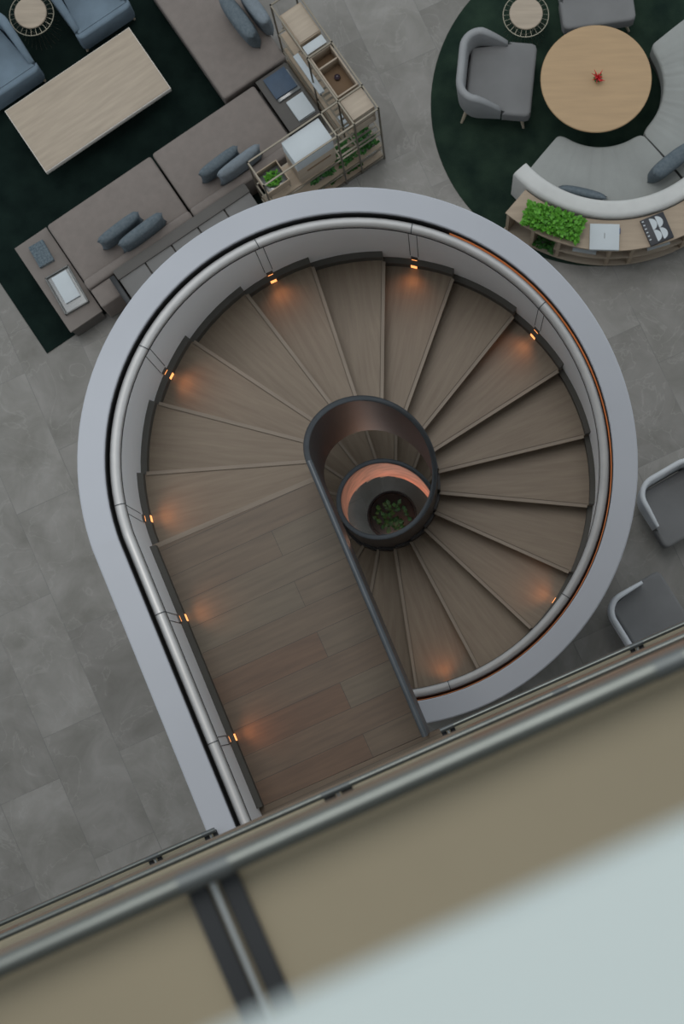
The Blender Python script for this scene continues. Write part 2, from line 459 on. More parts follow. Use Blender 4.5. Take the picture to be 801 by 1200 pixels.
def strip(name, r0, r1, a, w, z0, z1, m, parent, ofs=0.0):
    """radial bar with its descending edge on angle a (offset sideways by ofs)"""
    e = Vector((math.cos(a), math.sin(a), 0)); f = Vector((-e.y, e.x, 0))
    bm = bmesh.new(); uv = bm.loops.layers.uv.new('UVMap')
    ps = [e*r0+f*ofs, e*r1+f*ofs, e*r1+f*(ofs+w), e*r0+f*(ofs+w)]
    lo = [bm.verts.new(p+Vector((0, 0, z0))) for p in ps]; hi = [bm.verts.new(p+Vector((0, 0, z1))) for p in ps]
    bm.faces.new(lo[::-1]); bm.faces.new(hi)
    for k in range(4): bm.faces.new((lo[k], lo[(k+1) % 4], hi[(k+1) % 4], hi[k]))
    off = random.uniform(0, 50)
    for fc in bm.faces:
        for l in fc.loops:
            p = l.vert.co; l[uv].uv = (p.dot(e)+off, p.dot(f)+p.z+off)
    return from_bm(name, bm, m, parent)
SK_T, SK_H = .035, .12
def skirt_piece(parent, a0, a1, z):
    bm = bmesh.new(); seg = 5; rr = [R_IN-.006-SK_T, R_IN-.006]
    rings = []
    for i in range(seg+1):
        a = a0+(a1-a0)*i/seg
        rings.append([bm.verts.new((r*math.cos(a), r*math.sin(a), z+h)) for r, h in ((rr[0], -.02), (rr[1], -.02), (rr[1], SK_H), (rr[0], SK_H-.03))])
    for A, B in zip(rings, rings[1:]):
        for k in range(4): bm.faces.new((A[k], A[(k+1) % 4], B[(k+1) % 4], B[k]))
    bm.faces.new(rings[0]); bm.faces.new(rings[-1][::-1])
    return from_bm('skirting', bm, M['skirt'], parent)
for i in range(NR-1):
    a0 = TH0-i*DL; a1 = a0-DL; z = HL-(i+1)*RISE
    tr = wedge('tread', RI-.01, R_IN-.004, a0+R(.8), a1, z-RISE-.03, z, M['tread'], stair)
    strip('nosing', RI+.01, R_IN-.05, a1, .022, z-.035, z+.003, M['nosing'], tr, -.018)
    strip('groove', RI+.01, R_IN-.05, a1, .003, z-.004, z+.0034, M['groove'], tr, .006)
    skirt_piece(tr, a0+R(.5), a1-R(.0), z)
    wedge('inner_kick', RI-.006, RI+.016, a0+R(.8), a1, z-.02, z+.15, M['kick'], tr, 3)
strip('nosing', RI+.01, R_IN-.01, TH0, .030, HL-.035, HL+.003, M['nosing'], stair, -.018)
# landing slab
pa, pb = pos(RI-.0, 0), pos(R_IN-.004, 0); pc, pd = pos(R_IN-.004, -L_out), pos(RI, -L_in)
land = prism('landing', [(p.x-AX, p.y-AY) for p in (pa, pb, pc, pd)], HL-.20, HL, M['plank'], stair)
tag(land, 'oak plank landing at the head of the stairs')
bm = bmesh.new()
q0, q1 = pos(R_IN-.006, -L_out), pos(R_IN-.006, 0); w0, w1 = pos(R_IN-.006-SK_T, -L_out), pos(R_IN-.006-SK_T, 0)
lo = [bm.verts.new((p.x-AX, p.y-AY, HL-.01)) for p in (q0, q1, w1, w0)]; hi = [bm.verts.new((p.x-AX, p.y-AY, HL+h)) for p, h in ((q0, SK_H), (q1, SK_H), (w1, SK_H-.03), (w0, SK_H-.03))]
bm.faces.new(lo); bm.faces.new(hi)
for k in range(4): bm.faces.new((lo[k], lo[(k+1) % 4], hi[(k+1) % 4], hi[k]))
from_bm('skirting', bm, M['skirt'], land)

# inner ribbon balustrade
def ribbon(name, t0s, m, r0, r1, z0, z1): return sweep(name, [(r0, z0), (r1, z0), (r1, z1), (r0, z1)], t0s, m)
ts_in = [-L_in, -L_in*.5, 0.0]+trange(R(1.5), T_END-DL*2.2)
tag(ribbon('inner_balustrade', ts_in[:3]+trange(R(1.5), R(270)), M['ribbon'], RI-RT+.004, RI-.003, HB, HR-.012), 'blackened bronze ribbon balustrade around the open eye')
ribbon('inner_balustrade', trange(R(270), T_END-DL*2.2), M['ribbon'], RI-RT+.004, RI-.003, -.06, HR-.012)
rw = (RI+.002-(RI-RT))/2; rc_ = RI-RT+rw
sweep('inner_handrail', [(rc_+rw*math.cos(PI*k/8), HR-.014+.014*math.sin(PI*k/8)) for k in range(9)], ts_in, M['rimcap'])
ribbon('warm_glow_face', trange(R(330), T_END-DL*2.2), M['warmglow'], RI-RT-.002, RI-RT+.003, -.06, HR-.03)  # warm glow on the ribbon's inner face, built as an orange skin
# handrail joints, panel seams and step lights
lights_px = [(280, 862), (222, 722), (180, 607), (200, 440), (318, 325), (485, 311), (623, 395), (648, 703), (525, 800)]
jt = []
for (lx, ly) in lights_px:
    z = HL
    for _ in range(6):
        p = at(lx, ly, z+.05)
        rel = Vector((p.x-AX, p.y-AY)); along = rel.dot(SD)
        a = math.atan2(rel.y, rel.x)
        if along > 0 and ly > 650 and lx < 400: t = -along
        else:
            t = (TH0-a) % (2*PI)
            if t > 2*PI-R(4): t = 0
        z = HL if t <= 0 else HL-(math.floor(t/DL)+1)*RISE
    jt.append((t, z))
def joint(t, z):
    e = R(.25)/1.5 if t > 0 else .0045/1.0
    e = .003 if t <= 0 else .003/R_IN
    rj = [(R_RAIL+(RW+.002)*math.cos(PI*i/8), HW-.045+.036*math.sin(PI*i/8)) for i in range(9)]+[(R_RAIL-RW-.002, HW-.056), (R_RAIL+RW+.002, HW-.056)]
    if t > 0 or t < -e: sweep('joint_ring', rj, [t-e, t+e], M['seam'])
    w = .055 if t <= 0 else .055/R_IN
    e2 = e*.8
    for s in (-1, 1):
        tt = t+s*w/2
        sweep('seam', [(R_IN-.0075, .12), (R_IN-.005, .12), (R_IN-.005, HW-.08), (R_IN-.0075, HW-.08)], [tt-e2, tt+e2], M['seam'])
    # lamp housing and lens low in the wall
    dz = z-zpitch(t)
    o = sweep('step_light', [(R_IN-.016, dz+.13), (R_IN-.004, dz+.13), (R_IN-.004, dz+.185), (R_IN-.016, dz+.185)], [t-w*.42, t+w*.42], M['lampbox'])
    tag(o, 'small amber step light low in the wall')
    l2 = sweep('lens', [(R_IN-.017-SK_T*.0, dz+.124), (R_IN-.006, dz+.124), (R_IN-.006, dz+.135), (R_IN-.017, dz+.135)], [t-w*.34, t+w*.34], M['lens'])
    l2.parent = o
    if True:
        l3 = sweep('skirting_glow', [(R_IN-.044, dz+.01), (R_IN-.040, dz+.01), (R_IN-.040, dz+.07), (R_IN-.044, dz+.07)], [t-w*.4, t+w*.4], M['lens'])  # the lamp's bright spot on the skirting, imitated by an emissive strip
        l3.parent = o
    ld = bpy.data.lights.new('step_lamp', 'SPOT'); ld.energy = .75; ld.color = (1, .36, .12); ld.shadow_soft_size = .02
    ld.spot_size = R(125); ld.spot_blend = 1.0
    lo_ = bpy.data.objects.new('step_lamp', ld); C.objects.link(lo_); lo_.parent = stair
    p = pos(R_IN-.085, t, dz+.13)-SC; lo_.location = p
    rd = pos(R_IN-.4, t, dz-.1)-pos(R_IN-.085, t, dz+.13)
    lo_.rotation_euler = rd.to_track_quat('-Z', 'Y').to_euler()
for t, z in jt: joint(t, z)

# warm light on the orange-coloured inner face of the lower turn, and the planter in the eye
def light(name, kind, loc, energy, color, size=.1, parent=None, **kw):
    ld = bpy.data.lights.new(name, kind); ld.energy = energy; ld.color = color
    if kind == 'AREA': ld.size = size
    else: ld.shadow_soft_size = size
    for k, v in kw.items(): setattr(ld, k, v)
    o = bpy.data.objects.new(name, ld); C.objects.link(o); o.location = loc
    return o
light('eye_lamp', 'POINT', (AX+.02, AY-.05, 1.25), 3.4, (1, .52, .33), .05)
light('eye_floor_lamp', 'POINT', (AX+.33, AY+.02, .12), .30, (1, .62, .34), .04)
light('eye_floor_fill', 'POINT', (AX-.05, AY-.15, .80), 2.0, (.86, .95, 1), .08)  # added fill to brighten the eye floor, not a real lamp

pl = at(459, 604, .4)
pot = thing('round_planter', 'black round planter of dark greenery on the floor inside the stair eye', 'planter', (pl.x, pl.y, 0))
lathe('pot', [(0, 0), (.15, 0), (.19, .08), (.225, .40), (.22, .42), (.205, .42), (.20, .36), (0, .36)], M['blackpot'], pot)
lathe('soil', [(0, 0), (.19, 0), (.19, .01), (0, .01)], M['blackpot'], pot, 32, (0, 0, .365))
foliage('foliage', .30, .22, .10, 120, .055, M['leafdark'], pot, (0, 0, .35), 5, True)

# ------------------------------------------------------------------ balconies
def edge_pt(s, off, z):
    p = Vector((A0.x, A0.y, 0))+ed*s+en*off; return Vector((p.x, p.y, z))
def s_of(px, py, z):
    p = at(px, py, z); p.z = 0; return (p-Vector((A0.x, A0.y, 0))).dot(ed), (p-Vector((A0.x, A0.y, 0))).dot(en)
def level(zr, p_first, p_last, brackets, spans, rail_r, labels, name_n, cap_m, capw=.45, slab_z=None, opening=None):
    (s0, o0), (s1, o1) = s_of(*p_first, zr), s_of(*p_last, zr)
    ang = math.atan2(o1-o0, s1-s0)
    def P(s, back, z):   # follow the measured line
        o = o0+(o1-o0)*(s-s0)/(s1-s0)
        return edge_pt(s, o-back, z)
    for k, ((sa, sb), lab) in enumerate(zip(spans, labels)):
        # ledge with parapet wall
        bm = bmesh.new()
        a, b = P(sa, -.01, 0), P(sb, -.01, 0); c, dd = P(sb, capw, 0), P(sa, capw, 0)
        def pr(pts, z0, z1):
            lo = [bm.verts.new((p.x, p.y, z0)) for p in pts]; hi = [bm.verts.new((p.x, p.y, z1)) for p in pts]
            bm.faces.new(lo[::-1]); bm.faces.new(hi)
            for q in range(4): bm.faces.new((lo[q], lo[(q+1) % 4], hi[(q+1) % 4], hi[q]))
        pr([a, b, c, dd], zr-.12, zr-.07)
        tag(from_bm('balcony_ledge', bm, cap_m), kind='structure')
        bm = bmesh.new(); pr([P(sa, .06, 0), P(sb, .06, 0), P(sb, .16, 0), P(sa, .16, 0)], zr-1.0, zr-.12)
        tag(from_bm('parapet_wall', bm, M['slab']), kind='structure')
        g = thing('guard_rail', lab, 'guard rail', P((sa+sb)/2, 0, zr-.07))
        G = g.location.copy()
        tube('handrail', [P(sa, 0, zr)-G, P(sb, 0, zr)-G], rail_r, M['steel'], g, 20)
        for (bs, wid) in brackets:
            if not (sa-.01 <= bs <= sb+.01): continue
            base = P(bs, 0, zr)-G
            if wid == 0:
                tube('joint_collar', [base+ed*-.03, base+ed*.03], rail_r*1.03, M['steeld'], g, 20)
                continue
            br = tube('bracket', [base+ed*-(wid+.012), base+ed*(wid+.012)], rail_r*1.04, M['steeld'], g, 20)
            for sgn in (-1, 1):
                bm = bmesh.new()
                vs = add_box(bm, wid, .36, .012, (0, 0, 0), None, .003)
                bmesh.ops.rotate(bm, cent=(0, 0, 0), matrix=Matrix.Rotation(ea+ang, 3, 'Z'), verts=bm.verts)
                cc = P(bs+sgn*(.012+wid/2), .18, zr-.055)-G
                bmesh.ops.translate(bm, vec=cc, verts=bm.verts)
                from_bm('plate', bm, M['plate'], br)
            tube('rod', [P(bs, -.0, zr-.04)-G, P(bs, .36, zr-.04)-G], .006, M['rod'], br, 10)
    if slab_z is not None:
        bm = bmesh.new()
        sa, sb = -3, 8
        pts = [P(sa, 0.0, 0), P(sb, 0.0, 0), P(sb, 3, 0), P(sa, 3, 0)]
        lo = [bm.verts.new((p.x, p.y, slab_z-.3)) for p in pts]; hi = [bm.verts.new((p.x, p.y, slab_z)) for p in pts]
        bm.faces.new(lo[::-1]); bm.faces.new(hi)
        for q in range(4): bm.faces.new((lo[q], lo[(q+1) % 4], hi[(q+1) % 4], hi[q]))
        tag(from_bm('balcony_floor', bm, M['plank']), kind='structure')
ZA, ZB, ZC = HL+1.0, HL+1.0+3.5, HL+1.0+7.0
sA = lambda x, y: s_of(x, y, ZA)[0]
level(ZA, (0, 1083), (801, 731), [(sA(180, 1008), .028), (sA(245, 978), .028), (sA(522, 850), .028), (sA(745, 755), .028)],
      [(-2.5, sA(249, 977)), (sA(516, 852), sA(801, 731)+2.5)], .014,
      ['thin steel guard rail along the lowest ledge, ending left of the stair landing', 'thin steel guard rail along the lowest ledge, starting right of the stair landing'], 'a', M['beige_lit'], .40, HL)
sB = lambda x, y: s_of(x, y, ZB)[0]
level(ZB, (0, 1099), (801, 746), [(sB(126, 1045), 0), (sB(394, 928), .046), (sB(657, 811), 0)],
      [(-2.5, sB(801, 746)+2.5)], .0125, ['steel guard rail on the middle ledge, its twin plate bracket above the stair landing'], 'b', M['beige_lit'], .42, ZB-1)
sC = lambda x, y: s_of(x, y, ZC)[0]
level(ZC, (0, 1133), (801, 770), [(sC(240, 1024), .040), (sC(784, 779), 0)],
      [(-2.5, sC(801, 770)+2.5)], .0205, ['thickest steel guard rail, on the uppermost ledge, with a large dark twin plate bracket'], 'c', M['beige'], .5, ZC-1)
# unseen rear wall and slab overhead, added to shade the balcony side
def fac_prism(name, s0, s1, b0, b1, z0, z1, m):
    pts = [edge_pt(s0, -b0, 0), edge_pt(s1, -b0, 0), edge_pt(s1, -b1, 0), edge_pt(s0, -b1, 0)]
    o = prism(name, [(p.x, p.y) for p in pts], z0, z1, m); return tag(o, kind='structure')
fac_prism('unseen_wall_back', -4, 9, 3.05, 3.2, 0, 20, M['slab'])  # added to block ambient light from behind
fac_prism('balcony_floor', -3, 8, .62, 3.0, ZC+2.2, ZC+2.45, M['slab'])  # unseen slab, added for its shade
# pale ledge just below the camera
ZD = CAM_H-.85
w0, w1 = at(280, 1212, ZD), at(801, 974, ZD)
wd = (w1-w0).normalized(); wn = Vector((wd.y, -wd.x, 0))
bm = bmesh.new()
pts = [w0-wd*1.2, w1+wd*1.2, w1+wd*1.2+wn*.3, w0-wd*1.2+wn*.3]
lo = [bm.verts.new((p.x, p.y, ZD-.05)) for p in pts]; hi = [bm.verts.new((p.x, p.y, ZD)) for p in pts]
bm.faces.new(lo[::-1]); bm.faces.new(hi)
for q in range(4): bm.faces.new((lo[q], lo[(q+1) % 4], hi[(q+1) % 4], hi[q]))
tag(from_bm('balcony_ledge', bm, M['ledgewhite']), kind='structure')

# ------------------------------------------------------------------ left lounge group
def rect(p1, p2, z, ang=FURN_ANG):
    """rectangle with opposite top corners at two seen points: centre, size"""
    a, b = at(*p1, z), at(*p2, z); dd = b-a
    u = Vector((math.cos(ang), math.sin(ang), 0)); v = Vector((-u.y, u.x, 0))
    return (a+b)/2, abs(dd.dot(u)), abs(dd.dot(v))
def rug_poly(name, label, poly, m):
    o = prism(name, poly, .001, .012, m); return tag(o, label, 'rug')
u_ = Vector((math.cos(FURN_ANG), math.sin(FURN_ANG), 0)); v_ = Vector((-u_.y, u_.x, 0))
O_ = at(443, 127, 1.5); O_.z = 0
def loc(x, y, z=0.0): return O_+u_*x+v_*y+Vector((0, 0, z))
rg = prism('area_rug', [(-1.40, -2.0), (1.40, -2.0), (1.40, 2.0), (-1.40, 2.0)], .0, .014, M['rug'])
p = loc(-2.257, 2.262); rg.location = (p.x, p.y, 0); rg.rotation_euler = (0, 0, FURN_ANG)
tag(rg, 'rectangular dark green rug beneath the taupe sofas and the oak coffee table', 'rug')
RZ = .014

c, sx, sy = rect((5, 130), (200, 103), .42)
t = thing('coffee_table', 'rectangular pale oak coffee table on the dark green rug', 'coffee table', (c.x, c.y, RZ), FURN_ANG)
box('tabletop', sx-.012, sy-.012, .05, (0, 0, .381), M['oak'], t, .004)
tag(box('edge_band', sx, sy, .075, (0, 0, .3625), M['oakedge'], t, .004), 'lighter edge band')
box('base', sx-.5, sy-.34, .352, (0, 0, .176), M['darktaupe'], t)

def module(label, x0, x1, y0, y1):
    sx, sy = x1-x0, y1-y0; z = .42
    p = loc((x0+x1)/2, (y0+y1)/2)
    t = thing('sofa_module', label, 'sofa', (p.x, p.y, RZ), FURN_ANG)
    zz = z-RZ
    box('base', sx-.03, sy-.02, .20, (0, 0, .12), M['taupe2'], t, .01)
    bm = bmesh.new(); add_box(bm, sx-.008, sy-.008, .21, (0, 0, zz-.105), None, .028, 4)
    from_bm('seat_cushion', bm, M['taupe'], t, auto=R(50))
    return t, sx, sy
m1, s1x, s1y = module('taupe sofa section at the lower left, with a stubby end block behind it', -2.98, -1.815, .50, 1.160)
box('backrest', s1x+.0, .10, .50, (0, -s1y/2-.055, .27), M['taupe'], m1, .03, 4)
box('end_block', .26, .20, .48, (-s1x/2+.14, -s1y/2-.21, .25), M['taupe'], m1, .02, 3)
m2, s2x, s2y = module('taupe sofa section in the corner between the other two, beside the shelving', -1.805, -.655, .50, 1.165)
box('backrest', s2x-.0, .10, .50, (0, -s2y/2-.055, .27), M['taupe'], m2, .03, 4)
m3, s3x, s3y = module('long taupe chaise section running up out of the top of the picture', -.963, -.262, 1.20, 2.55)
feet = [(m1, s1x, s1y), (m2, s2x, s2y), (m3, s3x, s3y)]
for mm, sx, sy in feet:
    for a in (-1, 1):
        for b in (-1, 1): box('foot', .06, .06, .025, (a*(sx/2-.08), b*(sy/2-.08), .0125), M['darktaupe'], mm, .003)

# end platform with books
sx, sy = .355, .96; c = loc(-3.165, .685)
t = thing('end_platform', 'low taupe platform table at the left end of the sofa, carrying a tray', 'side table', (c.x, c.y, RZ), FURN_ANG)
box('top', sx, sy, .03, (0, 0, .331), M['taupe2'], t, .004)
box('body', sx-.03, sy-.03, .296, (0, 0, .168), M['darktaupe'], t, .006)
box('plinth', sx-.1, sy-.1, .02, (0, 0, .01), M['slot'], t, .003)
ZP = .3605
def book(label, p1, p2, z, th, m, ang=FURN_ANG, name='book', cat='book', pages=True):
    c, sx, sy = rect(p1, p2, z+th, ang)
    t = thing(name, label, cat, (c.x, c.y, z), ang)
    if pages:
        box('cover', sx, sy, th*.18, (0, 0, th*.91), m, t, .001); box('back_cover', sx, sy, th*.16, (0, 0, th*.08), m, t, .001)
        box('spine', .006, sy, th*.98, (-sx/2+.003, 0, th*.5), m, t, .001)
        box('pages', sx-.012, sy-.012, th*.66, (.002, 0, th*.49), M['pages'], t, .001)
    else: box('body', sx, sy, th, (0, 0, th/2), m, t, .003)
    return t, sx, sy
A3 = R(30)
b, bx_, by_ = book('blue patterned book on the low platform, above the tray', (33, 290), (63, 304), ZP, .05, M['bluepat'], A3)
c, sx, sy = rect((52, 326), (104, 353), ZP+.05, A3)
t = thing('acrylic_tray', 'layered grey acrylic tray holding a white booklet on the low platform', 'tray', (c.x, c.y, ZP), A3)
for k in range(4):
    bm = bmesh.new(); add_box(bm, sx-.012*k, sy-.012*k, .006, (.004*(k % 2), -.003*k, .006+.010*k), None, .002)
    from_bm('layer', bm, M['glass'] if k % 2 else M['glassg'], t)
bm = bmesh.new()
for (a, b2, w, h) in ((0, 1, sx, .012), (0, -1, sx, .012), (1, 0, .012, sy), (-1, 0, .012, sy)):
    add_box(bm, w, h, .05, (a*(sx/2-.006), b2*(sy/2-.006), .025), None, .002)
from_bm('rim', bm, M['glassg'], t)
book('white booklet lying in the grey acrylic tray', (60, 326), (94, 346), ZP+.041, .02, M['paper'], A3)

# cushions leaning on the sofa backs
def pillow(label, px, py, ang, m, w=.44, h=.40, th=.15, zc=.62, lean=.18, group=None, zs=.425):
    p = at(px, py, zc)
    t = cushion('cushion', w*1.06, h, th*.92, m, None, (0, 0, 0), Matrix.Rotation(lean, 3, 'X'), pinch=.27)
    zmin = min(v.co.z for v in t.data.vertices)
    t.location = (p.x, p.y, zs-zmin); t.rotation_euler = (0, 0, ang)
    return tag(t, label, 'cushion')
pillow('slate blue cushion on the lower left sofa section, farther from its back', 141, 270, FURN_ANG+R(3), M['bluegrey'], lean=.05, h=.36, th=.125)
pillow('slate blue cushion tight against the back of the lower left sofa section', 167, 273, FURN_ANG+R(3), M['bluegrey'], .47, .38, .125, lean=.05)
pillow('darker slate cushion on the corner sofa section', 257, 192, FURN_ANG+R(3), M['bluegrey'], lean=.05, h=.34, w=.42, th=.12)
pillow('pale blue grey cushion at the back of the corner sofa section', 281, 193, FURN_ANG+R(3), M['palecush'], .46, .38, .12, lean=.05)
pillow('slate blue cushion on the chaise, nearer its open side', 281, 24, FURN_ANG-PI/2+R(2), M['bluegrey'], .50, .38, .17, lean=.08)
pillow('pale slate cushion tucked behind the other on the chaise', 300, 13, FURN_ANG-PI/2+R(2), M['palecush'], .42, .40, .15, lean=.05)

# console behind the sofa
p_a, p_b = (133, 329), (330, 197)
ln = 1.44
cc = loc(-1.98, .175)
t = thing('sofa_console', 'long grey console behind the taupe sofa, partly hidden by the stair wall', 'console', (cc.x, cc.y, RZ), FURN_ANG)
box('back_rail', ln, .10, .04, (0, .155, .60), M['darktaupe'], t)
box('front_rail', ln, .05, .04, (0, -.20, .60), M['darktaupe'], t)
nP = 5
for k in range(nP):
    x = -ln/2+ln*(k+.5)/nP
    box('panel', ln/nP-.014, .30, .03, (x, -.03, .585), M['greypanel'], t, .004)
for k in range(nP+1):
    box('divider', .03, .38, .56, (min(max(-ln/2+ln*k/nP, -ln/2+.02), ln/2-.02), 0, .28), M['darktaupe'], t)
tag(box('end_bracket', .05, .30, .05, (-ln/2-.035, .02, .60), M['plate'], t, .004), 'black metal end bracket')
t2 = t

# corner table
sx, sy = .345, .58; c = loc(-.462, .895)
t = thing('corner_table', 'low dark taupe corner table between sofa and shelving, holding three books', 'side table', (c.x, c.y, RZ), FURN_ANG)
box('top', sx-.01, sy, .03, (0, 0, .351), M['darktaupe'], t, .004)
box('body', sx-.05, sy-.04, .336, (0, 0, .168), M['darktaupe'], t, .004)
book('clear grey box under the blue book on the corner table', (311, 97), (352, 103), .381, .03, M['glass'], pages=False, name='acrylic_box', cat='box')
book('denim blue book on the corner table', (308, 94), (348, 100), .412, .03, M['bluecover'])
book('white book on the corner table, beside the shelving', (335, 120), (369, 129), .381, .05, M['paper'])

# ------------------------------------------------------------------ L-shaped open shelving
ZS = 1.5
O = at(443, 127, ZS); wS = .25
OO = Vector((O.x, O.y, 0))
# local frame: origin at outer corner, x = -u (towards the sofa back), y = +v (up the picture)
sh = thing('open_shelving', 'L-shaped bronze tube shelving with oak boxes and plants, right of the sofas', 'shelving', OO, FURN_ANG)
L1, L2 = 1.30, 1.19
lv = [.06, .36, .80, ZS]
posts = [(0, 0), (-wS, wS), (0, L1), (-wS, L1), (0, .72), (-wS, .72), (-L2, 0), (-L2, wS), (-wS-.18, 0), (-wS-.18, wS), (0, wS), (-wS, 0)]
for (x, y) in posts: box('post', .014, .014, ZS, (x, y, ZS/2), M['shelfmetal'], sh, .001)
for z in lv:
    bm = bmesh.new()
    def bar(x0, y0, x1, y1):
        add_box(bm, abs(x1-x0)+.014, abs(y1-y0)+.014, .014, ((x0+x1)/2, (y0+y1)/2, z), None, 0)
    bar(0, 0, 0, L1); bar(-wS, wS, -wS, L1); bar(0, 0, -L2, 0); bar(-wS, wS, -L2, wS)
    for (x, y) in ((0, L1), (0, .72), (0, wS)): bar(x, y, -wS, y)
    for x in (-L2, -wS-.18, -wS): bar(x, 0, x, wS)
    from_bm('rail_ring', bm, M['shelfmetal'], sh)
for z in (.06, .36):
    box('shelf_board', wS-.02, L1-wS-.02, .018, (-wS/2, (L1+wS)/2, z+.016), M['oak2'], sh, .002)
    box('shelf_board', L2-.02, wS-.02, .018, (-L2/2, wS/2, z+.016), M['oak2'], sh, .002)
box('shelf_board', wS-.02, .50, .018, (-wS/2, .76+.26, .80+.016), M['oak2'], sh, .002)
box('shelf_board', .66, wS-.02, .018, (-.50-.33, wS/2, .80+.016), M['oak2'], sh, .002)
bm = bmesh.new()
for k in range(12): add_box(bm, .46 if k < 5 else wS, .018, .010, (-.23 if k < 5 else -wS/2, .03+k*.055, .80), None, 0)
from_bm('slatted_shelf', bm, M['shelfmetal'], sh)

def on_shelf(name, label, cat, x, y, z):
    p = OO+u_*x+v_*y
    return thing(name, label, cat, (p.x, p.y, z), FURN_ANG)
def open_box(t, sx, sy, sz, m_in, m_out, wall=.014, partition=None):
    box('bottom', sx-.002, sy-.002, .012, (0, 0, .006), m_in, t, .001)
    for s in (-1, 1):
        box('side', wall, sy, sz-.0, (s*(sx/2-wall/2), 0, sz/2), m_out, t, .001)
        box('side', sx-2*wall, wall, sz-.0, (0, s*(sy/2-wall/2), sz/2), m_out, t, .001)
    if partition is not None: box('partition', sx-2*wall, wall, sz*.9, (0, partition, sz*.45), m_out, t, .001)
topz = ZS-.18
w = wS-.03
bm = bmesh.new()
def bearer(y0, y1, z):
    for y in (y0, y1): add_box(bm, wS, .012, .012, (-wS/2, y, z-.006), None, 0)
bearer(.90, 1.16, 1.24); bearer(.32, .70, 1.28); bearer(.06, .22, 1.10); bearer(.775, .84, 1.34)
for x in (-1.16, -.96): add_box(bm, .012, wS, .012, (x, wS/2, 1.02-.006), None, 0)
from_bm('box_bearer', bm, M['shelfmetal'], sh)
bx1 = on_shelf('wooden_box', 'oak box with a plain recessed lid at the far end of the shelving', 'box', -wS/2, 1.03, 1.24)
box('body', w, .32, .22, (0, 0, .11), M['oak2'], bx1, .004); box('lid', w-.02, .30, .012, (0, 0, .226), M['oak'], bx1, .002)
bx2 = on_shelf('wooden_box', 'open oak box with a partition and a plum pot inside, on the shelving', 'box', -wS/2, .503, 1.28); open_box(bx2, w, .44, .20, M['brownin'], M['oak'], partition=.09)
po = on_shelf('small_pot', 'tiny dark plum pot inside the open oak box', 'pot', -wS/2+.015, .49, 1.2925)
lathe('body', [(0, 0), (.018, 0), (.028, .018), (.026, .038), (.016, .046), (.012, .043), (0, .041)], M['purple'], po, 20)
bkx = on_shelf('book', 'white book on top of the shelving between two oak boxes', 'book', -wS/2, .807, 1.34)
box('cover', .20, .085, .004, (0, 0, .1), M['paper'], bkx, .001); box('pages', .19, .08, .098, (0, 0, .049), M['pages'], bkx, .001)
bx3 = on_shelf('wooden_cube', 'oak cube at the outer corner of the shelving, open slots in its face', 'box', -wS/2, .145, 1.10)
ch = .385
box('top', w, .215, .014, (0, 0, ch), M['oak'], bx3, .001)
for s_ in (-1, 1): box('side', .016, .21, ch-.008, (s_*(w/2-.008), 0, (ch-.008)/2), M['oak2'], bx3, .001)
box('back', w-.034, .014, ch-.01, (0, .098, (ch-.01)/2), M['oak2'], bx3, .001)
box('bottom', w-.034, .19, .012, (0, 0, .006), M['brownin'], bx3, .001)
for zz, hh in ((.075, .15), (.22, .05), (.345, .08)): box('front_rail', w-.033, .014, hh, (0, -.10, zz), M['oak'], bx3, .001)
bx4 = on_shelf('white_cabinet_box', 'large white topped box with an oak drawer front, on the shelving', 'box', -.662, wS/2, .826)
box('body', .385, w, .27, (0, 0, .385+.135), M['paper'], bx4, .003)
box('drawer', .385, w, .384, (0, 0, .192), M['oak'], bx4, .003)
box('drawer_slot', .25, .006, .03, (.02, -w/2-.001, .25), M['brownin'], bx4, .001)
bx5 = on_shelf('wooden_planter_tray', 'small oak framed tray with a green succulent at the end of the shelving', 'planter', -1.06, wS/2, 1.02)
open_box(bx5, .23, w, .14, M['glass'], M['oak2'], .010)
foliage('foliage', .13, .10, .05, 160, .030, M['leaf'], bx5, (0, 0, .045), 3, True)
lathe('bowl', [(0, 0), (.04, 0), (.065, .035), (.055, .035), (0, .02)], M['leafd'], bx5, 24, (0, 0, .013))
book('long white book lying on the slatted middle tier of the shelving', (349, 62), (374, 110), .827, .04, M['paper'])
for i, (x, y, sxx, syy, z, lab) in enumerate([
        (-.125, .125, .18, .19, .386, 'leafy green plant under the oak cube on the shelving'),
        (-.35, .125, .17, .19, .386, 'leafy green plant under the slatted corner of the shelving'),
        (-.62, .125, .24, .17, .386, 'leafy green plant below the white topped box on the shelving'),
        (-.60, .12, .30, .17, .086, 'leafy green plant on the bottom board below the white topped box'),
        (-.95, .12, .22, .17, .086, 'leafy green plant on the bottom board nearest the stair wall'),
        (-.32, .12, .18, .17, .086, 'leafy green plant on the bottom board at the shelving corner')]):
    pt = on_shelf('potted_plant', lab, 'plant', x, y, z)
    box('trough', sxx*.8, syy*.8, .07, (0, 0, .035), M['oak2'] if i % 2 else M['greypanel'], pt, .004)
    foliage('foliage', sxx*.86, syy*.86, .12, 200, .045, M['leafd'], pt, (0, 0, .065), 20+i)
for i, (x, y, z, lab) in enumerate([(-.13, .12, .086, 'white book on the bottom board at the outer corner of the shelving'), (-.125, .40, .386, 'white book on the lower board below the open oak box')]):
    bk_ = on_shelf('book', lab, 'book', x, y, z)
    box('pages', .17, .12, .03, (0, 0, .015), M['pages'], bk_, .001); box('cover', .175, .125, .004, (0, 0, .032), M['paper'], bk_, .001)

